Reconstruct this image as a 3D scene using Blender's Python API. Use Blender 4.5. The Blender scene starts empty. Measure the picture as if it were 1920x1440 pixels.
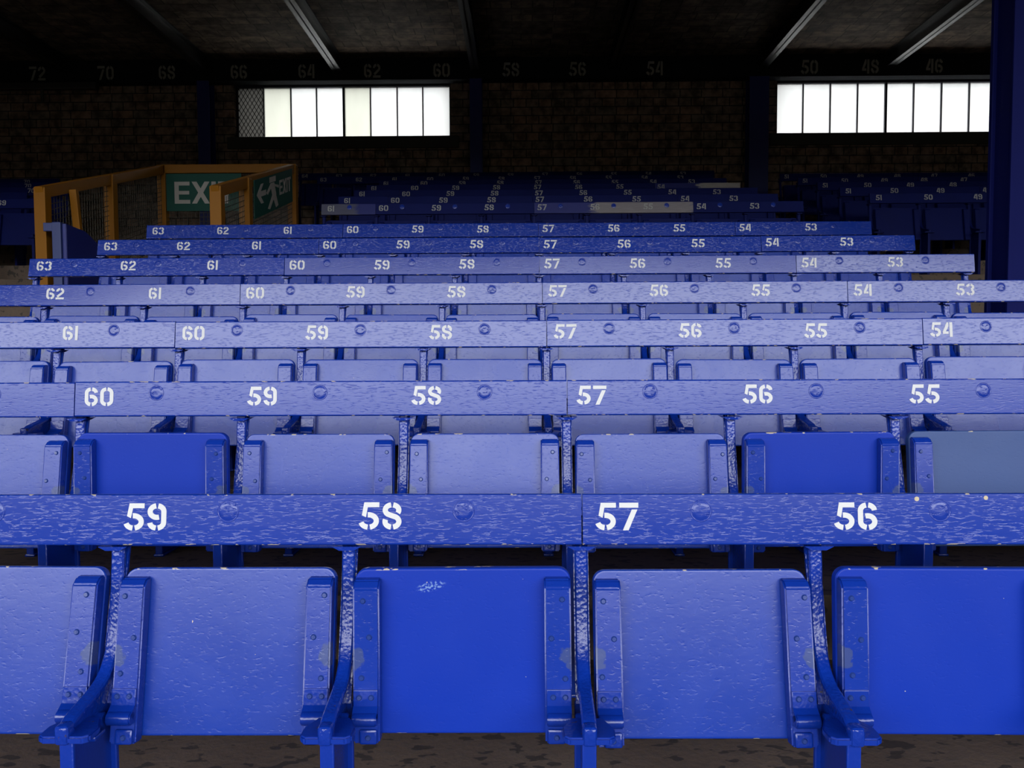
import bpy, bmesh, math, random
from mathutils import Matrix, Vector
random.seed(7)
C = bpy.context.scene.collection
SC = bpy.context.scene
R_ = math.radians

# ------------------------------------------------------------------ camera, sky, exposure
CAM = Vector((0.0, 0.0, 1.125))
YAW, PITCH, ROLL, F = 0.0128, 0.05, -0.004, 1500.0
_r0 = Vector((math.cos(YAW), math.sin(YAW), 0)); _f0 = Vector((-math.sin(YAW), math.cos(YAW), 0)); _z = Vector((0, 0, 1))
_fw = _f0 * math.cos(PITCH) - _z * math.sin(PITCH)
_up = _f0 * math.sin(PITCH) + _z * math.cos(PITCH)
_RT = _r0 * math.cos(ROLL) + _up * math.sin(ROLL)
_UP = _up * math.cos(ROLL) - _r0 * math.sin(ROLL)
cam = bpy.data.objects.new('camera', bpy.data.cameras.new('camera'))
C.objects.link(cam)
cam.data.sensor_width = 36.0
cam.data.lens = F / 1920 * 36
cam.data.clip_start = 0.05
_m = Matrix((_RT, _UP, -_fw)).transposed().to_4x4(); _m.translation = CAM
cam.matrix_world = _m
SC.camera = cam
SC.view_settings.view_transform = 'Standard'
SC.view_settings.look = 'None'
SC.view_settings.exposure = 0.0
SC.view_settings.gamma = 1.0
SC.view_settings.use_curve_mapping = False
SC.cycles.max_bounces = 8
SC.cycles.diffuse_bounces = 5

SKY = 7.8           # the bright band of cloud above the far stands
wd = bpy.data.worlds.new('overcast_sky'); SC.world = wd; wd.use_nodes = True
nt = wd.node_tree; nt.nodes.clear()
_o = nt.nodes.new('ShaderNodeOutputWorld'); _b = nt.nodes.new('ShaderNodeBackground')
_tc = nt.nodes.new('ShaderNodeTexCoord'); _sx = nt.nodes.new('ShaderNodeSeparateXYZ'); _rp = nt.nodes.new('ShaderNodeValToRGB')
_as = nt.nodes.new('ShaderNodeMath'); _as.operation = 'ARCSINE'
_ma = nt.nodes.new('ShaderNodeMapRange'); _ma.inputs[1].default_value = math.radians(-10); _ma.inputs[2].default_value = math.radians(40)
nt.links.new(_tc.outputs['Generated'], _sx.inputs[0]); nt.links.new(_sx.outputs[2], _as.inputs[0]); nt.links.new(_as.outputs[0], _ma.inputs[0])
nt.links.new(_ma.outputs[0], _rp.inputs[0]); nt.links.new(_rp.outputs[0], _b.inputs[0]); nt.links.new(_b.outputs[0], _o.inputs[0])
def _stop(deg, v, tint=(.93, .96, 1.0)):
    return (deg + 10) / 50, tuple(c * v for c in tint) + (1,)
_st = [_stop(-1, .007, (.9, 1, .8)), _stop(4, .016, (.9, 1, .95)), _stop(9, .8), _stop(11, 1.0), _stop(21, 1.0), _stop(26, .30), _stop(40, .22)]
_cr = _rp.color_ramp
_cr.elements[0].position, _cr.elements[0].color = _st[0]
_cr.elements[1].position, _cr.elements[1].color = _st[-1]
for p_, c_ in _st[1:-1]:
    _e = _cr.elements.new(p_); _e.color = c_
_b.inputs[1].default_value = SKY

ROW_Y1, ROW_D, ROW_R = 1.555, 0.6912, 0.1916
CEIL_FRONT = -4.9
def row_y(k): return ROW_Y1 + (k - 1) * ROW_D
def row_z(k): return (k - 1) * ROW_R
def at(px, py, y):
    """world point seen at pixel (px, py) of the 1920x1440 frame, at distance y into the stand"""
    d = _fw * F + _RT * (px - 960) - _UP * (py - 720)
    return CAM + d * (y / d.y)

# ------------------------------------------------------------------ helpers
def link(o, parent=None):
    C.objects.link(o)
    if parent: o.parent = parent
    return o
def obj(name, mesh, parent=None, loc=None, rot=None, label=None):
    o = link(bpy.data.objects.new(name, mesh), parent)
    if loc is not None: o.location = loc
    if rot is not None: o.rotation_euler = rot
    if label: o['label'] = label
    return o
def thing(name, label, cat, loc=(0, 0, 0), group=None, mesh=None, rot=None):
    o = link(bpy.data.objects.new(name, mesh)); o.location = loc
    if mesh is None: o.empty_display_size = 0.05
    if rot is not None: o.rotation_euler = rot
    o['label'] = label; o['category'] = cat
    if group: o['group'] = group
    return o
def struct(name, mesh, parent=None):
    o = link(bpy.data.objects.new(name, mesh), parent)
    if parent is None: o['kind'] = 'structure'
    return o
def mesh_of(bm, name, mat, smooth=False):
    me = bpy.data.meshes.new(name); bmesh.ops.recalc_face_normals(bm, faces=bm.faces)
    bm.to_mesh(me); bm.free()
    me.materials.append(mat)
    if smooth:
        for p in me.polygons: p.use_smooth = True
    return me
def smooth_by_angle(me, deg=35):
    for p in me.polygons: p.use_smooth = True
    try: me.set_sharp_from_angle(angle=R_(deg))
    except Exception: pass
    return me
def box(bm, x0, x1, y0, y1, z0, z1, bev=0.0, seg=2, mat=None):
    b = bmesh.new()
    vs = [b.verts.new((x, y, z)) for x in (x0, x1) for y in (y0, y1) for z in (z0, z1)]
    for f in ((0, 1, 3, 2), (4, 6, 7, 5), (0, 4, 5, 1), (2, 3, 7, 6), (0, 2, 6, 4), (1, 5, 7, 3)):
        b.faces.new([vs[i] for i in f])
    if bev: bmesh.ops.bevel(b, geom=b.edges[:], offset=bev, segments=seg, profile=0.5, affect='EDGES')
    merge(bm, b, mat)
def merge(bm, b, mat=None):
    if mat is not None: bmesh.ops.transform(b, matrix=mat, verts=b.verts)
    vm = {v: bm.verts.new(v.co) for v in b.verts}
    for f in b.faces:
        try: bm.faces.new([vm[v] for v in f.verts])
        except ValueError: pass
    b.free()
def cyl(bm, c, axis, r, L, n=16, r2=None, bev=0.0):
    b = bmesh.new()
    bmesh.ops.create_cone(b, cap_ends=True, segments=n, radius1=r, radius2=r if r2 is None else r2, depth=L)
    if bev: bmesh.ops.bevel(b, geom=[e for e in b.edges if len([f for f in e.link_faces if len(f.verts) > 4]) == 1], offset=bev, segments=2, affect='EDGES')
    q = Vector((0, 0, 1)).rotation_difference(Vector(axis)).to_matrix().to_4x4()
    merge(bm, b, Matrix.Translation(c) @ q)
def prism(bm, pts, vec, bev=0.0):
    """polygon of 3D points, thickened along vec"""
    b = bmesh.new(); v = Vector(vec)
    a = [b.verts.new(Vector(p)) for p in pts]; c = [b.verts.new(Vector(p) + v) for p in pts]
    b.faces.new(a); b.faces.new(list(reversed(c)))
    n = len(pts)
    for i in range(n): b.faces.new([a[i], c[i], c[(i + 1) % n], a[(i + 1) % n]])
    bmesh.ops.recalc_face_normals(b, faces=b.faces)
    if bev: bmesh.ops.bevel(b, geom=b.edges[:], offset=bev, segments=2, affect='EDGES')
    merge(bm, b)
def beam(bm, p, q, w, h, up=(0, 0, 1), bev=0.0):
    """rectangular bar from p to q; w sideways, h along up"""
    p, q = Vector(p), Vector(q); d = q - p; L = d.length; d.normalize()
    s = d.cross(Vector(up)).normalized(); u = s.cross(d).normalized()
    m = Matrix((s, d, u)).transposed().to_4x4(); m.translation = p
    box(bm, -w / 2, w / 2, 0, L, -h / 2, h / 2, bev, 2, m)

# ------------------------------------------------------------------ materials
class N:
    def __init__(s, name):
        s.m = bpy.data.materials.new(name); s.m.use_nodes = True; s.t = s.m.node_tree
        s.p = s.t.nodes['Principled BSDF']; s.out = s.t.nodes['Material Output']
    def n(s, t, **k):
        x = s.t.nodes.new('ShaderNode' + t)
        for a, b in k.items(): setattr(x, a, b)
        return x
    def l(s, a, b): s.t.links.new(a, b)
    def val(s, node, i, v):
        if hasattr(v, 'is_linked'): s.l(v, node.inputs[i])
        else: node.inputs[i].default_value = v
    def math(s, op, a, b=0.0, c=0.0):
        x = s.n('Math', operation=op); s.val(x, 0, a); s.val(x, 1, b); s.val(x, 2, c); return x.outputs[0]
    def mix(s, f, a, b):
        x = s.n('Mix', data_type='RGBA'); s.val(x, 0, f); s.val(x, 6, a); s.val(x, 7, b); return x.outputs[2]
    def obj_xyz(s):
        if not hasattr(s, 'tc'):
            s.tc = s.n('TexCoord'); s.sx = s.n('SeparateXYZ'); s.l(s.tc.outputs['Object'], s.sx.inputs[0]); s.oi = s.n('ObjectInfo')
        return s.tc.outputs['Object'], s.sx.outputs[0], s.sx.outputs[1], s.sx.outputs[2]
    def shifted(s, scale):
        o, x, y, z = s.obj_xyz()
        cb = s.n('CombineXYZ'); r = s.math('MULTIPLY', s.oi.outputs['Random'], 37.0)
        s.l(r, cb.inputs[0]); s.l(r, cb.inputs[1]); s.l(r, cb.inputs[2])
        mp = s.n('VectorMath', operation='MULTIPLY_ADD'); s.l(o, mp.inputs[0]); mp.inputs[1].default_value = scale; s.l(cb.outputs[0], mp.inputs[2])
        return mp.outputs[0]
    def noise(s, scale, detail=3.0, rough=.55, vec=None):
        x = s.n('TexNoise'); s.l(vec if vec is not None else s.shifted(scale), x.inputs['Vector'])
        x.inputs['Scale'].default_value = 1.0; x.inputs['Detail'].default_value = detail; x.inputs['Roughness'].default_value = rough
        return x.outputs['Fac']
    def step(s, v, lo, hi):
        x = s.n('MapRange', interpolation_type='SMOOTHSTEP'); s.val(x, 0, v); x.inputs[1].default_value = lo; x.inputs[2].default_value = hi; return x.outputs[0]
    def bump(s, h, strength, dist):
        x = s.n('Bump'); s.l(h, x.inputs['Height']); x.inputs['Strength'].default_value = strength; x.inputs['Distance'].default_value = dist
        s.l(x.outputs[0], s.p.inputs['Normal'])
    def base(s, v): s.val(s.p, 'Base Color', v)
    def rough(s, v): s.val(s.p, 'Roughness', v)
def rgb(r, g, b): return (r, g, b, 1)

BLUE = rgb(.010, .040, .42)
CREAM = rgb(.62, .52, .36)

def mat_rail(name='blue_gloss_rail_paint', bumps=.38):
    m = N(name); o, x, y, z = m.obj_xyz()
    grain = m.step(m.noise((55, 60, 250), 3, .55), .52, .78); lump = m.noise((14, 30, 110), 4)
    h = m.math('ADD', m.math('MULTIPLY', grain, -.8), m.math('MULTIPLY', lump, .2))
    m.bump(h, bumps, .0013)
    edge = m.step(m.math('ABSOLUTE', z), .0455, .0485)
    chipn = m.step(m.noise((42, 42, 110), 2), .62, .64)
    chip = m.math('MULTIPLY', edge, chipn)
    tone = m.mix(m.noise((5, 5, 5), 3), rgb(.003, .029, .305), rgb(.004, .036, .345))
    m.base(m.mix(chip, tone, CREAM))
    m.rough(m.math('MULTIPLY_ADD', m.noise((3, 20, 20), 3), .10, .14))
    m.p.inputs['Specular IOR Level'].default_value = .58
    return m.m
def mat_seat(name, base, base2, r0, wear=False, chips=True, bumps=.18, spec=.55, scuff=False):
    m = N(name); o, x, y, z = m.obj_xyz()
    b1 = m.noise((26, 26, 40), 3, .6); b2 = m.step(m.noise((95, 95, 170), 3), .55, .8)
    h = m.math('ADD', m.math('MULTIPLY', b1, .55), m.math('MULTIPLY', b2, -.5))
    m.bump(h, bumps, .0022)
    col = m.mix(m.noise((6, 6, 6), 3), base, base2)
    if chips:
        ed = m.math('MAXIMUM', m.step(z, .2715, .2745), m.step(m.math('MULTIPLY', z, -1.0), 0.0405, .0425))
        ch = m.math('MULTIPLY', ed, m.step(m.noise((36, 36, 90), 2), .64, .66))
        sp = m.step(m.noise((120, 120, 120), 1), .825, .835)
        col = m.mix(m.math('MAXIMUM', ch, sp), col, CREAM)
    if scuff:
        u = m.math('DIVIDE', m.math('SUBTRACT', m.math('SUBTRACT', x, m.math('MULTIPLY', m.math('SUBTRACT', z, .241), 1.2)), -.062), .022); w = m.math('DIVIDE', m.math('SUBTRACT', z, .241), .010)
        dd = m.math('ADD', m.math('MULTIPLY', u, u), m.math('MULTIPLY', w, w))
        sc_ = m.math('MULTIPLY', m.math('SUBTRACT', 1.0, m.step(dd, .5, 1.6)), m.step(m.noise((170, 170, 220), 3), .48, .60))
        col = m.mix(m.math('MULTIPLY', sc_, .6), col, rgb(.30, .45, .75))
    if wear:
        dx = m.math('DIVIDE', m.math('SUBTRACT', m.math('ABSOLUTE', x), .206), .022)
        dz = m.math('DIVIDE', m.math('SUBTRACT', z, .112), .024)
        d = m.math('ADD', m.math('MULTIPLY', dx, dx), m.math('MULTIPLY', dz, dz))
        d = m.math('ADD', d, m.math('MULTIPLY', m.noise((45, 45, 45), 4), 2.2))
        col = m.mix(m.math('MULTIPLY', m.math('SUBTRACT', 1.0, m.step(d, 1.7, 2.0)), .6), col, rgb(.07, .095, .18))
    m.base(col); m.rough(m.math('MULTIPLY_ADD', m.noise((8, 8, 8), 3), .14, r0))
    m.p.inputs['Specular IOR Level'].default_value = spec
    return m.m
def mat_iron(name, bumps):
    m = N(name); o, x, y, z = m.obj_xyz()
    v = m.n('TexVoronoi'); m.l(m.shifted((150, 150, 120)), v.inputs['Vector']); v.inputs['Scale'].default_value = 1
    h = m.math('ADD', m.math('MULTIPLY', v.outputs['Distance'], .7), m.noise((90, 90, 90), 3))
    m.bump(h, bumps, .003)
    nz = m.noise((55, 55, 55), 3)
    low = m.math('SUBTRACT', 1.0, m.step(m.math('ABSOLUTE', m.math('SUBTRACT', z, .455)), .012, .03))
    rust = m.math('MULTIPLY', low, m.step(nz, .66, .72))
    m.base(m.mix(rust, rgb(.003, .030, .31), rgb(.05, .035, .02)))
    m.rough(.22); m.p.inputs['Specular IOR Level'].default_value = .6
    return m.m
def mat_simple(name, col, rough=.5, spec=.5, bump=None, var=None, metal=0.0):
    m = N(name); m.rough(rough); m.p.inputs['Specular IOR Level'].default_value = spec; m.p.inputs['Metallic'].default_value = metal
    if var: m.base(m.mix(m.noise(var[1], 4), col, var[0]))
    else:
        m.obj_xyz(); m.base(m.mix(m.noise((8, 8, 8), 3), rgb(*[c * .9 for c in col[:3]]), col))
    if bump: m.bump(m.noise(bump[0], 4), bump[1], bump[2])
    return m.m
def mat_concrete():
    m = N('damp_concrete')
    n1 = m.noise((3, 3, 3), 5, .6); n2 = m.noise((45, 45, 45), 4, .7)
    blot = m.step(m.noise((20, 34, 20), 2, .5), .585, .615)
    col = m.mix(n1, rgb(.10, .064, .043), rgb(.17, .122, .088))
    col = m.mix(m.math('MULTIPLY', m.step(n2, .45, .7), .5), col, rgb(.09, .075, .062))
    col = m.mix(m.math('MULTIPLY', blot, .75), col, rgb(.03, .025, .022))
    m.base(col); m.rough(.75); m.bump(n2, .5, .004)
    return m.m
def mat_brick(name, c1, c2, mortar, bw, rh, plane='xz', rough=.85, flat=1.0):
    m = N(name); o, x, y, z = m.obj_xyz()
    cb = m.n('CombineXYZ')
    if plane == 'xz': m.l(m.math('ADD', x, y), cb.inputs[0]); m.l(z, cb.inputs[1])
    else: m.l(x, cb.inputs[0]); m.l(y, cb.inputs[1])
    wob = m.noise((4, 4, 4), 2)
    b = m.n('TexBrick'); m.l(cb.outputs[0], b.inputs['Vector'])
    b.inputs['Scale'].default_value = 1; b.inputs['Brick Width'].default_value = bw; b.inputs['Row Height'].default_value = rh
    b.inputs['Mortar Size'].default_value = .008; b.inputs['Mortar Smooth'].default_value = .3
    b.inputs['Color1'].default_value = c1; b.inputs['Color2'].default_value = c2; b.inputs['Mortar'].default_value = mortar
    b.squash = .6; b.squash_frequency = 2; b.offset = .45
    nz = m.noise((7, 7, 7), 5, .65)
    x_ = m.n('Mix', data_type='RGBA', blend_type='MULTIPLY'); x_.inputs[0].default_value = .8
    m.l(b.outputs['Color'], x_.inputs[6]); m.l(m.mix(m.step(nz, .32, .68), rgb(.22, .20, .18), rgb(1.5, 1.4, 1.35)), x_.inputs[7])
    m.base(x_.outputs[2]); m.rough(rough)
    h = m.math('SUBTRACT', m.math('MULTIPLY', nz, .5), m.math('MULTIPLY', b.outputs['Fac'], .8))
    m.bump(h, .7, .012)
    return m.m
def mat_pane(name, col, wire=0.0):
    m = N(name); t = m.t
    tr = m.n('BsdfTranslucent'); m.t.nodes.remove(m.p)
    o, x, y, z = m.obj_xyz()
    c = m.mix(m.noise((5, 5, 1.2), 3), rgb(*[v * .85 for v in col[:3]]), col)
    if wire:
        def tri(a):
            f = m.math('FRACT', a); return m.step(m.math('ABSOLUTE', m.math('SUBTRACT', f, .5)), .40, .46)
        u = m.math('MULTIPLY', m.math('ADD', m.math('MULTIPLY', x, 1.6), z), wire); w = m.math('MULTIPLY', m.math('SUBTRACT', m.math('MULTIPLY', x, 1.6), z), wire)
        c = m.mix(m.math('MAXIMUM', tri(u), tri(w)), c, rgb(.004, .004, .004))
    m.l(c, tr.inputs[0]); m.l(tr.outputs[0], m.out.inputs[0])
    return m.m

def mat_worn(name, x0, x1, wood):
    m = N(name); o, x, y, z = m.obj_xyz()
    n = m.math('MULTIPLY', m.math('SUBTRACT', m.noise((9, 30, 40), 4), .5), .25); xx = m.math('ADD', x, n)
    k = m.math('MULTIPLY', m.step(xx, x0 - .04, x0 + .04), m.math('SUBTRACT', 1.0, m.step(xx, x1 - .04, x1 + .04)))
    gr = m.mix(m.noise((12, 40, 130), 4), rgb(*[c * .55 for c in wood]), rgb(*wood))
    m.base(m.mix(m.math('MULTIPLY', k, .92), rgb(.005, .012, .16), gr)); m.rough(.5)
    return m.m
M = dict(
    worn9=mat_worn('navy_paint_worn_to_grey_timber', .52, 1.40, (.34, .30, .30)), worn12=mat_worn('navy_paint_worn_to_pale_timber', .50, 1.2, (.55, .50, .44)),
    worn61=mat_worn('navy_paint_rubbed_grey', -.2, .30, (.10, .10, .16)),
    rail=mat_rail(), railsmooth=mat_rail('smooth_blue_rail_paint', .21), railmid=mat_rail('streaky_blue_rail_paint', .28),
    seat=mat_seat('blue_seat_paint', rgb(.003, .033, .315), rgb(.005, .040, .355), .20),
    seatnew=mat_seat('fresh_blue_seat_paint', rgb(.002, .029, .36), rgb(.003, .034, .39), .34, bumps=.12, spec=.25),
    seatscuff=mat_seat('fresh_blue_seat_paint_with_scuff', rgb(.002, .029, .36), rgb(.003, .034, .39), .34, bumps=.12, spec=.25, scuff=True),
    seatold=mat_seat('faded_greenish_blue_seat_paint', rgb(.020, .055, .20), rgb(.025, .07, .24), .42, bumps=.15),
    batten=mat_seat('blue_batten_paint', rgb(.003, .030, .305), rgb(.005, .035, .34), .20, wear=True, chips=False, bumps=.30),
    iron=mat_iron('hammered_blue_iron_paint', .42), fitting=mat_iron('blue_painted_fitting', .14),
    white=mat_simple('white_stencil_paint', rgb(.75, .75, .75), .55),
    dimnavy=mat_seat('dimmed_navy_paint', rgb(.003, .007, .085), rgb(.004, .010, .115), .5, chips=False, bumps=.2, spec=.15),  # darker navy of the rear rows, with their dim light also in the colour
    plug=mat_seat('painted_over_plug', rgb(.006, .031, .30), rgb(.008, .037, .33), .16, chips=False, bumps=1.0),
    cream=mat_simple('cream_paint_fleck', CREAM, .6),
    screw=mat_simple('painted_screw_head', rgb(.02, .05, .25), .22, .6),
    concrete=mat_concrete(),
    brick=mat_brick('dark_old_brick', rgb(.34, .22, .155), rgb(.22, .18, .145), rgb(.04, .034, .03), .30, .118),
    ceil=mat_brick('dark_mottled_slab_ceiling', rgb(.21, .16, .12), rgb(.09, .07, .055), rgb(.05, .04, .03), .42, .20, 'xy'),
    navy=mat_simple('dark_navy_steel_paint', rgb(.016, .026, .22), .45, .5),
    beam=mat_simple('gloss_navy_beam_paint', rgb(.024, .023, .026), .36, 1.0),
    frieze=mat_simple('black_lintel_paint', rgb(.016, .018, .022), .9, .08),
    dimwhite=mat_simple('dimmed_white_stencil_paint', rgb(.42, .42, .40), .7),  # white darkened in the colour to stand in for weak light at the rear
    dim=mat_simple('weathered_grey_numeral_paint', rgb(.30, .30, .26), .7),
    yellow=mat_simple('amber_yellow_steel_paint', rgb(.30, .115, .003), .5, .2),
    wire=mat_simple('dull_steel_wire', rgb(.06, .05, .035), .6),
    green=mat_simple('green_exit_sign_face', rgb(.008, .085, .062), .6, .3),
    sign=mat_simple('pale_sign_lettering', rgb(.50, .47, .42), .6),
    frame=mat_simple('dark_window_steel', rgb(.012, .012, .03), .5),
    sill=mat_simple('grimy_concrete_sill', rgb(.07, .068, .058), .9),
    pane=mat_pane('frosted_window_glass', rgb(.98, .98, .96)),
    dustpane=mat_pane('dusty_window_glass', rgb(.84, .84, .77)),
    wirepane=mat_pane('shaded_wired_glass', rgb(.26, .255, .24), 10),  # wired pane, its grey standing in for shade cast from outside
    postblue=mat_simple('grey_blue_rail_paint', rgb(.03, .05, .20), .45),
    pillar=mat_simple('blue_pillar_paint', rgb(.004, .007, .095), .65, .12, ((25, 25, 25), .3, .003)),
    bare=mat_simple('bare_weathered_timber', rgb(.25, .19, .15), .7, .5, None, (rgb(.12, .09, .08), (10, 40, 40))),
)

# ------------------------------------------------------------------ setting: terrace, walls, ceiling
WALL_Y = 11.55; CEIL_Z = CAM.z + 4.02; SIDE = 10.0
PIT = (-3.60, -2.24, 5.86, 8.06)     # stairwell opening in the terrace
def terrace():
    bm = bmesh.new()
    for (xa, xb, cut) in ((-SIDE, PIT[0], False), (PIT[0], PIT[1], True), (PIT[1], SIDE, False)):
        for k in range(-9, 17):
            y0, y1 = row_y(k) - .61, row_y(k) + .0812
            if k == 16: y1 = WALL_Y
            if k == 15: pass
            z = row_z(min(k, 15)) if k < 16 else row_z(15)
            segs = [(y0, y1)]
            if cut:
                segs = []
                if y0 < PIT[2]: segs.append((y0, min(y1, PIT[2])))
                if y1 > PIT[3]: segs.append((max(y0, PIT[3]), y1))
            for a, b in segs: box(bm, xa, xb, a, b + .0005, z - 1.2, z, .004, 1)
    return mesh_of(bm, 'floor', M['concrete'])
struct('floor', terrace())
bm = bmesh.new()   # stairwell pit: landing and lining walls
box(bm, PIT[0], PIT[1], PIT[2] - .2, PIT[3] + .2, -1.0, -.9)
struct('floor_stairwell', mesh_of(bm, 'floor_stairwell', M['concrete']))

# windows: openings in the back wall
def window_rect(px0, px1, py0, py1):
    a, b = at(px0, py1, WALL_Y), at(px1, py0, WALL_Y); return a.x, b.x, a.z, b.z
W1 = window_rect(440, 844, 149, 259)
W2 = window_rect(1456, 1916, 139, 249)
zmid = (W1[2] + W2[2]) / 2, (W1[3] + W2[3]) / 2
W1 = (W1[0], W1[1], zmid[0], zmid[1]); W2 = (W2[0], W2[1], zmid[0], zmid[1])
TH = .34
bm = bmesh.new()
xs = [-SIDE, W1[0], W1[1], W2[0], W2[1], SIDE]
for i in range(5):
    if i in (1, 3):
        box(bm, xs[i], xs[i + 1], WALL_Y, WALL_Y + TH, -1, zmid[0]); box(bm, xs[i], xs[i + 1], WALL_Y, WALL_Y + TH, zmid[1], CEIL_Z + .3)
    else: box(bm, xs[i], xs[i + 1], WALL_Y, WALL_Y + TH, -1, CEIL_Z + .3)
bmesh.ops.remove_doubles(bm, verts=bm.verts, dist=1e-4)
struct('wall_back', mesh_of(bm, 'wall_back', M['brick']))
for nm, sx in (('wall_added_left', -1), ('wall_added_right', 1)):  # unseen end walls added to stop sky light entering from the sides
    bm = bmesh.new(); a, b = sorted((sx * SIDE, sx * (SIDE + .3)))
    box(bm, a, b, CEIL_FRONT, WALL_Y + TH, -3.4, CEIL_Z + .3)
    struct(nm, mesh_of(bm, nm, M['brick']))
bm = bmesh.new(); box(bm, -SIDE - .3, SIDE + .3, CEIL_FRONT, WALL_Y + TH, CEIL_Z, CEIL_Z + .25)
struct('ceiling', mesh_of(bm, 'ceiling', M['ceil']))

# sills under the windows
for i, W in ((1, W1), (2, W2)):
    bm = bmesh.new(); box(bm, W[0] - .10, W[1] + .12, WALL_Y - .035, WALL_Y + .10, W[2] - .17, W[2] - .002, .006)
    struct('trim_%d' % i, mesh_of(bm, 'trim_%d' % i, M['sill']))
# windows
def build_window(idx, W, edges, thick, shaded):
    x0, x1, z0, z1 = W; y = WALL_Y + .10
    bm = bmesh.new()
    box(bm, x0, x1, y - .03, y + .05, z1 - .075, z1, .004)
    box(bm, x0, x1, y - .02, y + .04, z0, z0 + .012)
    box(bm, x0, x0 + .03, y - .02, y + .04, z0, z1); box(bm, x1 - .02, x1, y - .02, y + .04, z0, z1)
    for j, px in enumerate(edges):
        X = at(px, 200, y).x; w = .016 if j == thick else .008
        box(bm, X - w, X + w, y - .025, y + .02, z0 + .01, z1 - .06, .003)
    root = struct('window_%d' % idx, mesh_of(bm, 'window_%d' % idx, M['frame']))
    xs = [x0 + .028] + [at(px, 200, y).x for px in edges] + [x1 - .018]
    for j in range(len(xs) - 1):
        bm = bmesh.new(); box(bm, xs[j] + .002, xs[j + 1] - .002, y + .006, y + .011, z0 + .008, z1 - .07)
        o = obj('pane', mesh_of(bm, 'pane', M['wirepane' if j == shaded else 'dustpane' if idx == 1 and j in (1, 4) else 'pane']), root)
        if j == shaded: o['label'] = 'grey wired glass pane'
build_window(1, W1, (495, 546, 594, 645, 695, 745, 793), 3, 0)
build_window(2, W2, (1505, 1556, 1607, 1660, 1712, 1764, 1816, 1867), 3, -1)

# ------------------------------------------------------------------ stencil numerals
def arc(cx, cy, rx, ry, a0, a1, n=14):
    return [(cx + rx * math.cos(R_(a0 + (a1 - a0) * i / n)), cy + ry * math.sin(R_(a0 + (a1 - a0) * i / n))) for i in range(n + 1)]
def ribbon(pts, w):
    L, Rr = [], []
    P = [Vector(p) for p in pts]
    for i, p in enumerate(P):
        d0 = (P[i] - P[i - 1]).normalized() if i else None
        d1 = (P[i + 1] - P[i]).normalized() if i < len(P) - 1 else None
        if d0 is None: d0 = d1
        if d1 is None: d1 = d0
        n0, n1 = Vector((-d0.y, d0.x)), Vector((-d1.y, d1.x)); mN = (n0 + n1).normalized(); k = w / 2 / max(.45, mN.dot(n0))
        L.append(p + mN * k); Rr.append(p - mN * k)
    return [[L[i], L[i + 1], Rr[i + 1], Rr[i]] for i in range(len(P) - 1)]
def rot180(polys): return [[Vector((.70 - p[0], 1 - p[1])) for p in q] for q in polys]
S = .19
def digit(ch):
    if ch == '5':
        return [[(.06, .53), (.21, .455), (.275, .82), (.70, .82), (.70, 1.0), (.145, 1.0)]] , \
            ribbon(arc(.31, .32, .285, .225, 97, -80), S) + ribbon(arc(.31, .32, .285, .225, -97, -166, 8), S)
    nine = ribbon(arc(.35, .695, .255, .21, 98, 288, 18), S) + ribbon(arc(.35, .70, .255, .205, 80, 0, 8) + arc(.35, .30, .255, .205, 0, -80, 8), S) + ribbon(arc(.35, .30, .255, .205, -98, -176, 8), S)
    if ch == '9': return [], nine
    if ch == '6': return [], rot180(nine)
    if ch == '8':
        return [], ribbon(arc(.35, .715, .25, .19, 98, 232, 12) + arc(.35, .295, .255, .2, 56, -80, 12), S) + ribbon(arc(.35, .715, .25, .19, 80, -32, 9), S) + ribbon(arc(.35, .295, .255, .2, 262, 158, 9), S)
    if ch == '0':
        h = ribbon(arc(.35, .70, .255, .205, 98, 180, 8) + arc(.35, .30, .255, .205, 180, 262, 8), S); return [], h + rot180(h)
    if ch == '7': return [[(0, .82), (.70, .82), (.70, 1), (0, 1)], [(.46, .755), (.665, .755), (.335, 0), (.125, 0)]], []
    if ch == '1': return [[(.03, 0), (.22, 0), (.22, 1), (.03, 1)]], []
    if ch == '2': return [[(0, 0), (.70, 0), (.70, .17), (0, .17)]], ribbon(arc(.35, .70, .25, .205, 98, 184, 8), S) + ribbon(arc(.35, .70, .25, .205, 80, -38, 9) + [(.12, .235)], S)
    if ch == '3':
        return [], ribbon(arc(.34, .715, .25, .19, 98, 172, 8), S) + ribbon(arc(.34, .715, .25, .19, 80, -52, 9) + arc(.34, .295, .255, .2, 50, -80, 9), S) + ribbon(arc(.34, .295, .255, .2, 262, 184, 8), S)
    if ch == '4': return [[(.46, 0), (.66, 0), (.66, 1), (.46, 1)], [(.39, 1.0), (.39, .72), (.21, .37), (.39, .37), (.39, .20), (0, .20), (0, .36), (.28, 1.0)]], []
ADV = {'1': .36}
_num_cache = {}
def numeral_mesh(text, h, mat, depth, squeeze=1.0):
    key = (text, h, mat.name, squeeze)
    if key in _num_cache: return _num_cache[key]
    bm = bmesh.new(); x = 0
    for ch in text:
        polys, quads = digit(ch)
        for q in polys + quads:
            a = [bm.verts.new(((x + p[0]) * h * squeeze, 0, p[1] * h)) for p in q]; b = [bm.verts.new(((x + p[0]) * h * squeeze, -depth, p[1] * h)) for p in q]
            n = len(q); bm.faces.new(a); bm.faces.new(b[::-1])
            for i in range(n): bm.faces.new([a[i], b[i], b[(i + 1) % n], a[(i + 1) % n]])
        x += ADV.get(ch, .82)
    w = (x - .12) * h * squeeze
    bmesh.ops.translate(bm, verts=bm.verts, vec=(-w / 2, 0, -h / 2))
    me = mesh_of(bm, 'numeral_' + text, mat); _num_cache[key] = me
    return me

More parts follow.
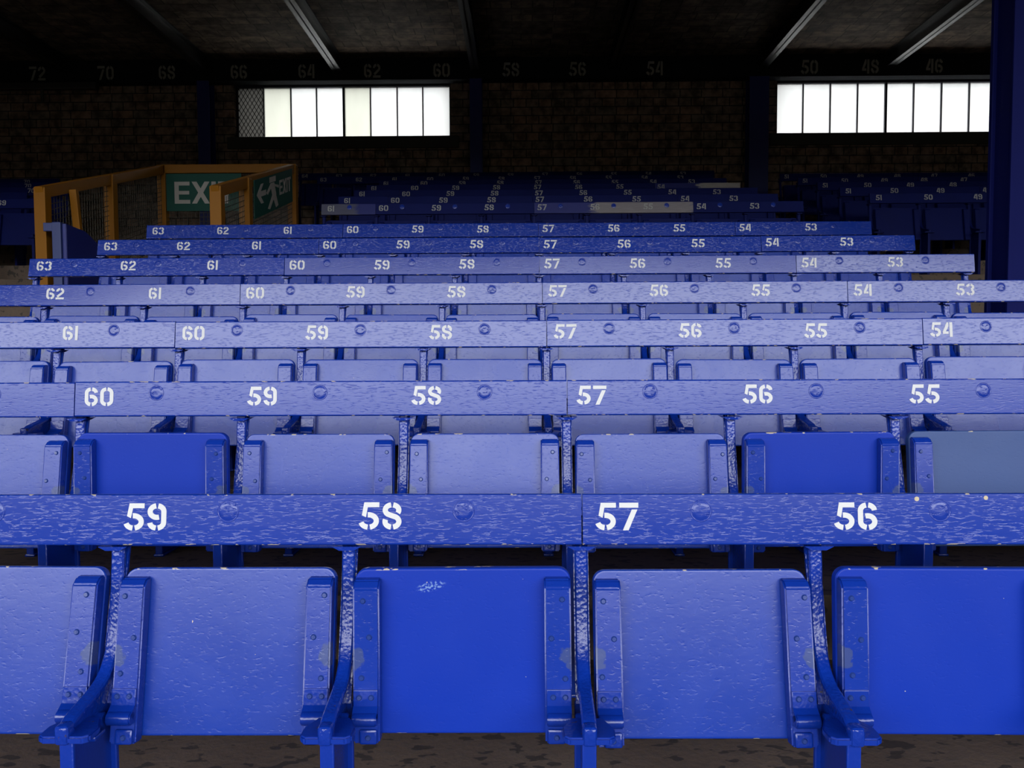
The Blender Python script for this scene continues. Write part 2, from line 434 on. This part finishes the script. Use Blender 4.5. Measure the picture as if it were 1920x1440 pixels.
# ------------------------------------------------------------------ seat meshes (origin on the hinge axis, panel standing up)
def seat_panel_mesh(mat):
    b = bmesh.new(); pts = []; r = .024
    x0, x1, z0, z1 = -.210, .210, -.043, .276
    for cx, cz, a0, rr in ((x1 - r, z1 - r, 0, r), (x0 + r, z1 - r, 90, r), (x0 + .005, z0 + .005, 180, .005), (x1 - .005, z0 + .005, 270, .005)):
        for i in range(7):
            a = R_(a0 + 90 * i / 6); pts.append((cx + rr * math.cos(a), 0, cz + rr * math.sin(a)))
    prism(b, [(p[0], .029, p[2]) for p in pts], (0, .022, 0))
    bmesh.ops.remove_doubles(b, verts=b.verts, dist=1e-5)
    es = [e for e in b.edges if any(len(f.verts) > 8 for f in e.link_faces)]
    bmesh.ops.bevel(b, geom=es, offset=.0045, segments=3, affect='EDGES', profile=.6)
    return mesh_of(b, 'panel', mat)
def batten_mesh(s, mat):
    b = bmesh.new(); xa, xb = sorted((s * .158, s * .2085))
    # bevelled bar whose upper end slopes back to the panel
    prism(b, [(xa, 0, -.050), (xa, 0, .243), (xa, .012, .257), (xa, .0295, .260), (xa, .0295, -.050)], (xb - xa, 0, 0), .0032)
    return smooth_by_angle(mesh_of(b, 'batten', mat), 21)
def hinge_mesh(s):
    b = bmesh.new(); xa, xb = sorted((s * .161, s * .2075))
    box(b, xa, xb, -.0035, .001, .018, .052, .0012)
    prism(b, [(xa, -.0035, .022), (xa, -.020, .006), (xa, -.006, -.004), (xa, 0.001, .010), (xa, .001, .022)], (xb - xa, 0, 0))
    cyl(b, ((xa + xb) / 2, -.012, 0), (1, 0, 0), .0128, xb - xa, 20, bev=.002)
    box(b, s * .162 - .0 if s > 0 else -.196, s * .196 if s > 0 else -.162, -.006, .001, -.05, -.022, .004)
    return smooth_by_angle(mesh_of(b, 'hinge', M['fitting']), 21)
def screw_mesh(r=.0062):
    b = bmesh.new()
    cyl(b, (0, -.0012, 0), (0, -1, 0), r, .0036, 14, r2=r * .62)
    box(b, -r * .6, r * .6, -.0036, -.002, -.0009, .0009)
    return mesh_of(b, 'screw', M['screw'])
PANEL = {m: seat_panel_mesh(M[m]) for m in ('seat', 'seatnew', 'seatscuff', 'seatold', 'dimnavy')}
BATT = {(s, m): batten_mesh(s, M[m]) for s in (-1, 1) for m in ('batten', 'dimnavy')}
HINGE = {s: hinge_mesh(s) for s in (-1, 1)}
SCREW = screw_mesh()
def make_seat(k, n, X, tilt, label, group, detail, mat='seat', dz=0.0):
    root = thing('tip_up_seat', label, 'seat', (X, row_y(k) - .068, row_z(k) + .420 + dz), group, None, (R_(-tilt), random.uniform(-.006, .006), random.uniform(-.006, .006)))
    obj('panel', PANEL[mat], root)
    for s in (-1, 1):
        bt = obj('batten', BATT[(s, 'batten' if k < 9 else 'dimnavy')], root)
        if detail >= 1: hg = obj('hinge', HINGE[s], root)
        if detail >= 2:
            for (dx, z) in ((.192, .222), (.174, .150), (.194, .076)):
                obj('screw', SCREW, bt, (s * (dx + random.uniform(-.004, .004)), 0, z + random.uniform(-.006, .006)), (0, random.uniform(0, 3), 0))
            for x in (.173, .196): obj('screw', SCREW, hg, (s * x, -.0035, .038), (0, random.uniform(0, 3), 0))
            obj('screw', SCREW, hg, (s * .179, -.006, -.037), (0, random.uniform(0, 3), 0))
    return root

# ------------------------------------------------------------------ iron standard between the seats (origin on the tread, y = 0 at the rail's face)
def standard_parts():
    w = .013
    path = [(.032, .775), (.0245, .735), (.012, .63), (-.002, .560), (-.017, .522), (-.036, .497), (-.060, .482), (-.090, .474), (-.131, .466), (-.160, .460), (-.178, .451)]
    # smooth the path
    def cr(p, n=5):
        out = []
        for i in range(len(p) - 1):
            p0, p1, p2, p3 = p[max(0, i - 1)], p[i], p[i + 1], p[min(len(p) - 1, i + 2)]
            for j in range(n):
                t = j / n
                out.append(tuple(.5 * (2 * b + (c - a) * t + (2 * a - 5 * b + 4 * c - d) * t * t + (3 * b - a - 3 * c + d) * t ** 3) for a, b, c, d in zip(p0, p1, p2, p3)))
        return out + [p[-1]]
    P = cr(path); th = .009
    b = bmesh.new(); V = [Vector((0, y, z)) for y, z in P]
    rings = []
    for i, v in enumerate(V):
        d = (V[min(i + 1, len(V) - 1)] - V[max(i - 1, 0)]).normalized(); nrm = Vector((0, d.z, -d.y))   # points forward/up side
        if nrm.y > 0: nrm = -nrm
        f = v; bk = v - nrm * th
        sec = [(-w, bk), (-w, f - nrm * .003), (-w + .003, f), (w - .003, f), (w, f - nrm * .003), (w, bk)]
        rings.append([b.verts.new((x, q.y, q.z)) for x, q in sec])
    for i in range(len(rings) - 1):
        for j in range(6): b.faces.new([rings[i][j], rings[i][(j + 1) % 6], rings[i + 1][(j + 1) % 6], rings[i + 1][j]])
    b.faces.new(rings[0]); b.faces.new(rings[-1][::-1])
    # web behind the strip, rear flange
    wp = [(0, y + .004, z - .004) for y, z in P] + [(0, -.168, .43), (0, -.040, .43), (0, -.006, .52), (0, .038, .70), (0, .060, .775)]
    prism(b, [(-.005, q[1], q[2]) for q in wp], (.010, 0, 0))
    beam(b, (0, -.006, .52), (0, .040, .70), .030, .007, (0, -1, 0)); beam(b, (0, .040, .70), (0, .063, .775), .030, .007, (0, -1, 0)); beam(b, (0, -.040, .43), (0, -.006, .52), .030, .007, (0, -1, 0))
    # nose of the strip over the foot
    box(b, -.0132, .0132, -.1925, -.164, 0.4205, .4565, .007, 3)
    # small flange under the rail
    prism(b, [(-.029, .002, .7262), (.029, .002, .7262), (.014, .002, .7185), (-.014, .002, .7185)], (0, .055, 0))
    up = smooth_by_angle(mesh_of(b, 'upright', M['iron']), 21)
    b = bmesh.new()
    pts = [(-.046, -.182), (-.036, -.190), (.036, -.190), (.046, -.182), (.047, -.150), (.030, -.112), (-.030, -.112), (-.047, -.150)]
    prism(b, [(x, y, .4235) for x, y in pts], (0, 0, .0135), .003)
    ft = smooth_by_angle(mesh_of(b, 'foot_plate', M['fitting']), 21)
    b = bmesh.new()
    cyl(b, (0, -.080, .417), (1, 0, 0), .0125, .037, 18, bev=.002)
    box(b, -.021, .021, -.118, -.080, .391, .4005, .003)
    pin = smooth_by_angle(mesh_of(b, 'hinge_pin', M['fitting']), 21)
    b = bmesh.new()
    box(b, -.013, .013, -.176, -.166, .0, .432, .003); box(b, -.006, .006, -.170, -.03, .0, .432); box(b, -.017, .017, -.036, -.025, .0, .432, .003)
    box(b, -.018, .018, -.18, -.02, 0, .010, .004)
    lg = smooth_by_angle(mesh_of(b, 'leg', M['fitting']), 21)
    return dict(upright=up, foot_plate=ft, hinge_pin=pin, leg=lg)
STD = standard_parts()
STD_DIM = {k: v.copy() for k, v in STD.items()}
for v in STD_DIM.values(): v.materials[0] = M['dimnavy']
def make_standard(k, X, label, group, detail):
    root = thing('seat_standard', label, 'seat bracket', (X, row_y(k), row_z(k)), group)
    for nm in ('upright', 'leg', 'foot_plate') + (('hinge_pin',) if detail >= 1 else ()): obj(nm, (STD if k < 9 else STD_DIM)[nm], root)
    return root

# ------------------------------------------------------------------ back rails
RAIL_Z = .781; RAIL_H = .0995
def board_mesh(L, tl, tr, mat):
    """plank of length L along x from 0, leaning back tl degrees at its left end and tr at its right"""
    b = bmesh.new(); n = 14; h = RAIL_H / 2; r = .004; T = .022; rings = []
    sec = []
    for cy, cz, a0 in ((r, h - r, 180), (T - r, h - r, 90), (T - r, -h + r, 0), (r, -h + r, -90)):
        for i in range(4):
            a = R_(a0 - 90 * i / 3); sec.append((cy + r * math.cos(a), cz + r * math.sin(a)))
    for i in range(n + 1):
        t = R_(tl + (tr - tl) * i / n); c, s = math.cos(t), math.sin(t)
        rings.append([b.verts.new((L * i / n, y * c + z * s, -y * s + z * c)) for y, z in sec])
    m = len(sec)
    for i in range(n):
        for j in range(m): b.faces.new([rings[i][j], rings[i + 1][j], rings[i + 1][(j + 1) % m], rings[i][(j + 1) % m]])
    b.faces.new(rings[0]); b.faces.new(rings[-1][::-1])
    return smooth_by_angle(mesh_of(b, 'board', mat), 12)
def plug_mesh():
    b = bmesh.new(); r = .0205; n = 28
    prof = [(r + .0016, .0004), (r + .0006, -.0007), (r - .0007, -.0006), (r - .0014, .0004), (r - .0024, -.0004), (r * .5, -.0006), (.0, -.0006)]
    rings = []
    for rr, y in prof:
        rings.append([b.verts.new((rr * math.cos(2 * math.pi * i / n) + .0001, y, rr * math.sin(2 * math.pi * i / n))) for i in range(n)] if rr > 0 else b.verts.new((0, y, 0)))
    for a, c in zip(rings[:-2], rings[1:-1]):
        for i in range(n): b.faces.new([a[i], a[(i + 1) % n], c[(i + 1) % n], c[i]])
    for i in range(n): b.faces.new([rings[-2][i], rings[-2][(i + 1) % n], rings[-1]])
    b.faces.new(rings[0][::-1])
    return mesh_of(b, 'plug', M['plug'], True)
PLUG = plug_mesh()
def make_rail(k, x0, x1, seats, num_x, s, tl, tr, label, group, mat='rail', detail=2, dz=0.0, nummat='white', roll=0.0):
    root = thing('back_rail', label, 'back rail', (x0, row_y(k), row_z(k) + RAIL_Z + dz), group, None, (0, roll, 0))
    L = x1 - x0
    obj('board', board_mesh(L, tl, tr, M[mat]), root)
    for n in seats:
        x = num_x[n] - x0; t = R_(tl + (tr - tl) * x / L); z = .007 + random.uniform(-.0015, .0015)
        if 0 < x < L: obj('number', numeral_mesh(str(n), .0535, M[nummat], .0006), root, (x, z * math.sin(t) - .0002, z * math.cos(t)), (-t, 0, 0))
        xp = x + .35 * s
        if 0 < xp < L and detail >= 1:
            t = R_(tl + (tr - tl) * xp / L); z = .0165
            obj('plug', PLUG, root, (xp, z * math.sin(t), z * math.cos(t)), (-t, 0, 0))
    return root

ROWNAME = {1: 'the nearest row', 2: 'the second row', 3: 'the third row', 4: 'the fourth row', 5: 'the fifth row', 6: 'the sixth row', 7: 'the seventh row',
           9: 'the first row behind the walkway', 10: 'the second row behind the walkway', 11: 'the third row behind the walkway', 12: 'the fourth row behind the walkway',
           13: 'the fifth row behind the walkway', 14: 'the sixth row behind the walkway', 15: 'the back row by the wall'}
# x of number 57, seat pitch, first and last seat built
ROWS = {1: (.1861, .465, 61, 54), 2: (.1958, .4648, 62, 53), 3: (.1588, .4563, 63, 53), 4: (.161, .4568, 63, 53), 5: (.1626, .4575, 63, 53), 6: (.177, .4582, 63, 53), 7: (.1877, .4619, 63, 53),
        9: (.1791, .4641, 61, 53), 10: (.175, .4645, 61, 53), 11: (.1812, .4643, 61, 53), 12: (.1815, .4647, 61, 53), 13: (.2046, .4648, 61, 53), 14: (.2022, .4651, 63, 53), 15: (.3241, .4773, 64, 53)}
BOARDS = ((66, 64), (63, 61), (60, 58), (57, 55), (54, 53))
# lean of each board (left end, right end), degrees back from upright
LEAN = 7.5
TILT = {(2, 63): (6.2, 6.2), (2, 60): (6.2, 6.2), (2, 57): (6.2, 5.2), (2, 54): (5, 5), (4, 63): (14, 7.8), (4, 60): (7.5, 7.5), (4, 57): (7.5, 7.5), (4, 54): (8, 8.3),
        (5, 63): (12.5, 10.5), (5, 60): (9.2, 8.8), (5, 57): (8.0, 8.5), (5, 54): (6.6, 7.6)}
# leans that differ from the rest: seats standing more upright look deeper blue
SEAT_TILT = {(1, 58): 4, (1, 56): 4.5, (2, 60): 2.0, (2, 56): 1.5, (2, 55): 6, (1, 59): 11.0, (1, 57): 10.8, (1, 60): 12.5}
SEAT_DZ = {(1, 57): -.006, (1, 56): -.008}
SEAT_MAT = {(1, 58): 'seatscuff', (1, 56): 'seatnew', (2, 60): 'seatnew', (2, 56): 'seatnew', (2, 55): 'seatold'}
SEAT_LOOK = {(1, 58): 'deep blue scuffed tip-up seat', (2, 60): 'deep blue smooth tip-up seat', (2, 56): 'deep blue smooth tip-up seat', (1, 56): 'deep blue smooth tip-up seat',
             (2, 55): 'faded greenish blue tip-up seat'}

def build_row(k, X57, s, nL, nR, block, rowname, boards, endext=True):
    numx = {n: X57 + (57 - n) * s for n in range(nR, nL + 1)}
    stdx = {n: numx[n] - .15 * s for n in numx}; stdx[nR - 1] = numx[nR] + .85 * s
    det = 2 if k <= 2 else 1 if k <= 4 else 0
    for a, b in boards:
        ns = [n for n in range(min(a, nL), max(b, nR) - 1, -1)]
        if not ns or a < nR or b > nL: continue
        x0 = stdx[ns[0]] - (.014 if ns[0] == nL else -.0015); x1 = stdx[ns[-1] - 1] + (.03 if ns[-1] == nR else -.0015)
        tl, tr = TILT.get((k, a), None) or ((LEAN + random.uniform(-.6, .6),) * 2 if k < 6 else (LEAN + 3.5 + random.uniform(-.6, .6),) * 2)
        lab = 'blue wooden back rail numbered %s in %s' % (' '.join(map(str, ns)), rowname)
        rl = make_rail(k, x0, x1, ns, numx, s, tl, tr, lab, 'back rails of ' + rowname, 'worn9' if (k, a) == (9, 57) and block == 'main' else 'worn12' if (k, a) == (12, 54) and block == 'main' else 'worn61' if (k, a) == (9, 63) and block == 'main' else ('railmid' if k in (2, 5) else 'railsmooth' if k in (3, 4) else 'rail') if k < 9 else 'dimnavy', 2 if k <= 9 else 0, random.uniform(-.0015, .0015), 'white' if k < 9 else 'dimwhite')
        if (k, a) == (1, 57):
            for px, py, r in ((1721, 936, .0046), (1851, 934, .0042)):
                p = at(px, py, row_y(1)); t = R_(tl + (tr - tl) * (p.x - x0) / (x1 - x0)); zz = p.z - rl.location.z
                b = bmesh.new(); cyl(b, (0, 0, 0), (0, -1, 0), r, .0012, 12); obj('paint_spot', mesh_of(b, 'paint_spot', M['cream']), rl, (p.x - x0, zz * math.sin(t), zz * math.cos(t)), (-t, 0, 0))
    for n in range(nR, nL + 1):
        lab = '%s under number %d in %s' % (SEAT_LOOK.get((k, n), 'blue folded tip-up seat'), n, rowname)
        make_seat(k, n, numx[n] + .35 * s, SEAT_TILT.get((k, n), (9.0 if k == 2 else 10.5) + random.uniform(-1.2, 1.5)), lab, 'tip-up seats of ' + rowname, det, SEAT_MAT.get((k, n), 'seat' if k < 9 else 'dimnavy'), random.uniform(-.004, .004) + SEAT_DZ.get((k, n), -.007 if k == 2 else 0))
    for n in range(nR - 1, nL + 1):
        if n == nL: lab = 'blue iron seat standard left of seat %d in %s' % (n, rowname)
        elif n == nR - 1: lab = 'blue iron seat standard right of seat %d in %s' % (nR, rowname)
        else: lab = 'blue iron seat standard between seats %d and %d in %s' % (n + 1, n, rowname)
        make_standard(k, stdx[n], lab, 'seat standards of ' + rowname, det)
for k, (X57, s, nL, nR) in ROWS.items(): build_row(k, X57, s, nL, nR, 'main', ROWNAME[k], BOARDS)

# block beyond the right-hand aisle, and the one beyond the stairwell
ORD = ('bottom', 'second', 'third', 'fourth', 'top')
RB = {10: (.5905, .471, 49), 11: (.5391, .4773, 48), 12: (.5555, .4774, 48), 13: (.5659, .4781, 47), 14: (.5802, .4761, 46)}
for i, k in enumerate(RB):
    X57, s, nR = RB[k]
    build_row(k, X57, s, 51, nR, 'right', 'the %s row by the pillar' % ORD[i], ((51, 49), (48, 46)))
for i, k in enumerate((10, 11, 12, 13, 14)):
    nR = 69 if k < 12 else 70
    px, py = {10: (3, 372), 11: (-25, 364), 12: (58, 351), 13: (52, 346), 14: (50, 338)}[k]
    s = .468; X = at(px, py, row_y(k)).x + (nR - 57) * s - (0 if nR == (69 if k < 12 else 70) else s)
    build_row(k, X, s, nR + (2 if k < 12 else 2), nR, 'left', 'the %s row beyond the stairwell' % ORD[i], ((75, 60),))

# ------------------------------------------------------------------ steel frame of the roof, lintel band with numerals
FR_Y = 11.42
bm = bmesh.new(); zb, zt = at(960, 150, FR_Y).z, CEIL_Z
box(bm, -SIDE, SIDE, FR_Y, WALL_Y, zb, zt - .002, .004)
box(bm, -SIDE, SIDE, FR_Y - .05, FR_Y, zb, zb + .02, .003)
fr = struct('trim_3', mesh_of(bm, 'trim_3', M['frieze']))
for n, px in ((72, 70), (70, 198), (68, 313), (66, 448), (64, 575), (62, 698), (60, 828), (58, 958), (56, 1083), (54, 1228), (50, 1518), (48, 1632), (46, 1752)):
    p = at(px, 138 - (px - 70) * .0085, FR_Y)
    obj('number', numeral_mesh(str(n), .195, M['dim'], .002, .78), fr, (p.x, FR_Y - .0005, p.z))

def ibeam(bm, x, y0, y1, zb, zt, w):
    box(bm, x - w / 2, x + w / 2, y0, y1, zb, zb + .014); box(bm, x - w / 2, x + w / 2, y0, y1, zt - .014, zt); box(bm, x - .008, x + .008, y0, y1, zb, zt)
BX = [at(px, 140, FR_Y).x for px in (130, 386, 634, 891, 1150, 1428, 1666)]
where = ('over the far left end of the numbered lintel', 'ending at the column left of the left window', 'ending above the middle of the left window', 'ending at the column between the two windows',
         'between the middle column and the column beside the right window', 'ending at the column beside the right window', 'ending above the middle of the right window')
for x, wh in zip(BX, where):
    bm = bmesh.new(); ibeam(bm, x, CEIL_FRONT + .3, FR_Y - .06, CEIL_Z - .20, CEIL_Z, .125)
    thing('ceiling_beam', 'dark steel ceiling beam ' + wh, 'beam', (0, 0, 0), 'ceiling beams', mesh_of(bm, 'ceiling_beam', M['beam']))
for px, w, wh in ((386, .17, 'left of the left window'), (893, .17, 'between the two windows'), (1420, .27, 'beside the right window')):
    x = at(px, 240, FR_Y).x; bm = bmesh.new()
    ya, yb = FR_Y - .08, WALL_Y - .002
    box(bm, x - w / 2, x + w / 2, ya, ya + .014, 2.6, zb - .0); box(bm, x - .01, x + .01, ya + .014, yb, 2.6, zb); box(bm, x - w / 2, x + w / 2, yb - .014, yb, 2.6, zb)
    thing('steel_column', 'navy steel column on the brick wall ' + wh, 'column', (0, 0, 0), 'wall columns', mesh_of(bm, 'steel_column', M['navy']))

xg = at(183, 162, FR_Y - .25).x; zg = at(90, 162, FR_Y - .25).z
root_g = thing('steel_girder', 'dark steel girder low under the numbered lintel at the far left', 'beam', (xg, FR_Y - .25, zg))
bm = bmesh.new(); box(bm, -SIDE + .2 - xg, 0, -.05, .05, -.045, .045, .006); obj('bar', mesh_of(bm, 'bar', M['beam']), root_g)
bm = bmesh.new(); xh = at(80, 180, FR_Y - .25).x - xg; box(bm, xh - .02, xh + .02, -.02, .0, -.22, -.046, .003); obj('hanger', mesh_of(bm, 'hanger', M['sill']), root_g)

# big blue pillar in the right aisle
d1 = 4.42; xl = at(1893, 400, d1).x; z5 = row_z(6)
bm = bmesh.new()
box(bm, xl, xl + .34, d1, d1 + .02, z5 - .2, CEIL_Z, .004)
box(bm, xl + .01, xl + .33, d1 + .02, d1 + .17, z5 - .2, CEIL_Z)
box(bm, xl - .012, xl + .352, d1 + .17, d1 + .20, z5 - .2, CEIL_Z, .004)
thing('roof_pillar', 'thick blue steel pillar at the right edge, behind the fourth row', 'pillar', (0, 0, 0), None, mesh_of(bm, 'roof_pillar', M['pillar']))

# ------------------------------------------------------------------ yellow cage round the stairwell
cy0, cy1 = 5.90, 8.00
def cz(y): return 2.285 + (y - cy0) * .2975
XL0, XR0, XL1, XR1 = at(79, 400, cy0).x, at(407, 400, cy0).x, at(304, 330, cy1).x, at(548, 330, cy1).x
root = thing('stairwell_cage', 'yellow framed wire mesh cage round the stairwell, left of the rear seats', 'railing', (XL0, cy0, row_z(7)))
def part(name, bm, mat, parent=root, smooth=False):
    o = obj(name, mesh_of(bm, name, M[mat], smooth), parent); o.matrix_parent_inverse = Matrix.Translation(-Vector(parent.location)); return o
PW = .085
def post(x, y, z0, z1=None):
    bm = bmesh.new(); box(bm, x - PW / 2, x + PW / 2, y - .03, y + .05, z0, (cz(y) if z1 is None else z1), .004); part('post', bm, 'yellow')
post(XL0, cy0, row_z(7)); post(XR0, cy0, row_z(7)); post(XL1, cy1, row_z(10)); post(XR1, cy1, row_z(10))
def lerp(a, b, t): return a + (b - a) * t
ymL = 6.93; post(lerp(XL0, XL1, (ymL - cy0) / (cy1 - cy0)), ymL, row_z(8))
ymR = 6.55; post(lerp(XR0, XR1, (ymR - cy0) / (cy1 - cy0)), ymR, row_z(8))
for a, b in (((XL0, cy0), (XL1, cy1)), ((XR0, cy0), (XR1, cy1)), ((XL1, cy1), (XR1, cy1))):
    bm = bmesh.new(); beam(bm, (a[0], a[1] - .03 if a[1] < b[1] else a[1], cz(a[1]) - .04), (b[0], b[1], cz(b[1]) - .04), .06, .085, (0, 0, 1), .004); part('top_rail', bm, 'yellow')
def mesh_panel(a, b):
    bm = bmesh.new(); A, B = Vector((a[0], a[1], 0)), Vector((b[0], b[1], 0)); n = int((B - A).length / .04)
    for i in range(1, n):
        p = A.lerp(B, i / n); box(bm, p.x - .002, p.x + .002, p.y - .002, p.y + .002, row_z(7) + (p.y - cy0) * .28, cz(p.y) - .09)
    for j in range(1, 26):
        h = j * .042
        beam(bm, (A.x, A.y, cz(A.y) - .09 - h), (B.x, B.y, cz(B.y) - .09 - h), .004, .004)
    part('wire_mesh', bm, 'wire')
mesh_panel((XL0, cy0), (XL1, cy1)); mesh_panel((XR0, cy0), (XR1, cy1)); mesh_panel((XL1, cy1), (XR1, cy1))
bm = bmesh.new(); p, q = at(138, 356, 6.15), at(147, 440, 6.15); beam(bm, p, q, .055, .04, (0, 1, 0), .004); part('brace', bm, 'yellow')

# lettering for the exit signs
def glyph(ch):
    if ch == 'E': return [[(0, 0), (.2, 0), (.2, 1), (0, 1)], [(.2, 0), (.72, 0), (.72, .17), (.2, .17)], [(.2, .42), (.68, .42), (.68, .58), (.2, .58)], [(.2, .83), (.70, .83), (.70, 1), (.2, 1)]], .80
    if ch == 'X': return [[(0, 0), (.23, 0), (.83, 1), (.60, 1)], [(.60, 0), (.83, 0), (.23, 1), (0, 1)]], .92
    if ch == 'I': return [[(0, 0), (.2, 0), (.2, 1), (0, 1)]], .31
    if ch == 'T': return [[(.28, 0), (.48, 0), (.48, .83), (.28, .83)], [(0, .83), (.76, .83), (.76, 1), (0, 1)]], .80
def letters(word, h, wide=1.0):
    bm = bmesh.new(); x = 0
    for ch in word:
        ps, adv = glyph(ch)
        for i, q in enumerate(ps): prism(bm, [((x + a) * h * wide, 0, b * h) for a, b in q], (0, -.002 - .0005 * i, 0))
        x += adv
    return bm
yb = cy1 - .045
a, b = at(313, 396, yb), at(452, 325, yb)
bm = bmesh.new(); box(bm, a.x, b.x, yb, yb + .006, a.z, b.z)
sg = thing('exit_sign', 'green EXIT sign with large pale letters on the back of the yellow cage', 'sign', (0, 0, 0), None, mesh_of(bm, 'exit_sign', M['green']))
p = at(328, 382, yb); h = at(328, 341, yb).z - p.z
obj('lettering', mesh_of(letters('EXIT', h, 1.0), 'lettering', M['sign']), sg, (p.x, yb - .001, p.z))
# sloping sign on the right side of the cage, read from inside the stairwell
ya, yc = 6.62, 7.80; xa = lerp(XR0, XR1, (ya - cy0) / (cy1 - cy0)) + .047; dx = (XR1 - XR0) / (cy1 - cy0)
U = Vector((dx, 1, .2975)); Lg = yc - ya; Z0 = at(462, 411, ya).z; Hs = .315
def sp(u, v): return Vector((xa, ya, Z0)) + U * (u * Lg) + Vector((0, 0, v * Hs))
bm = bmesh.new(); prism(bm, [sp(0, 0), sp(1, 0), sp(1, 1), sp(0, 1)], (.006, 0, 0))
sg2 = thing('exit_sign', 'sloping green sign with arrow, running figure and EXIT on the right side of the cage', 'sign', (0, 0, 0), None, mesh_of(bm, 'exit_sign', M['green']))
def marks(name, polys):
    bm = bmesh.new()
    for i, q in enumerate(polys): prism(bm, [sp(u, v) + Vector((.0055, 0, 0)) for u, v in q], (.002 + .0004 * (i % 5), 0, 0))
    obj(name, mesh_of(bm, name, M['sign']), sg2)
marks('arrow', [[(.10, .52), (.27, .52), (.27, .66), (.10, .66)], [(.05, .59), (.15, .85), (.21, .85), (.115, .59), (.21, .33), (.15, .33)]])
marks('running_figure', [[(.36, .95), (.52, .95), (.52, .80), (.36, .80)], [(.38, .78), (.48, .78), (.53, .42), (.43, .40)], [(.43, .42), (.52, .42), (.58, .10), (.52, .06)], [(.43, .46), (.47, .36), (.36, .08), (.31, .12)], [(.38, .76), (.40, .66), (.31, .50), (.28, .56)], [(.47, .74), (.50, .66), (.60, .58), (.60, .66)]])
gl = []; x = .62
for ch in 'EXIT':
    ps, adv = glyph(ch)
    for q in ps: gl.append([(x + aa * .115, .36 + bb * .42) for aa, bb in q])
    x += adv * .118
marks('lettering', gl)

# blue stair guard at the stairwell's left side
gx, gy = at(106, 440, 5.78).x, 5.78
g_ = thing('stair_guard', 'blue stair guard with grey-blue post inside the yellow cage', 'railing', (gx, gy, row_z(7)))
bm = bmesh.new(); zt = at(106, 416, gy).z; box(bm, gx - .035, gx + .03, gy, gy + .05, row_z(7), zt, .004); part('post', bm, 'postblue', g_)
bm = bmesh.new(); box(bm, gx - .10, gx - .035, gy + .005, gy + .045, zt - .065, zt - .004, .004); part('bracket', bm, 'postblue', g_)
bm = bmesh.new()
prism(bm, [(gx + .03, gy + .02, zt - .01), (gx + .03, gy + .28, zt - .03), (gx + .03, gy + .45, zt - .10), (gx + .03, gy + .62, zt - .24), (gx + .03, gy + .66, zt - .9), (gx + .03, gy + .02, zt - .9)], (.03, 0, 0), .003)
part('side_panel', bm, 'navy', g_)
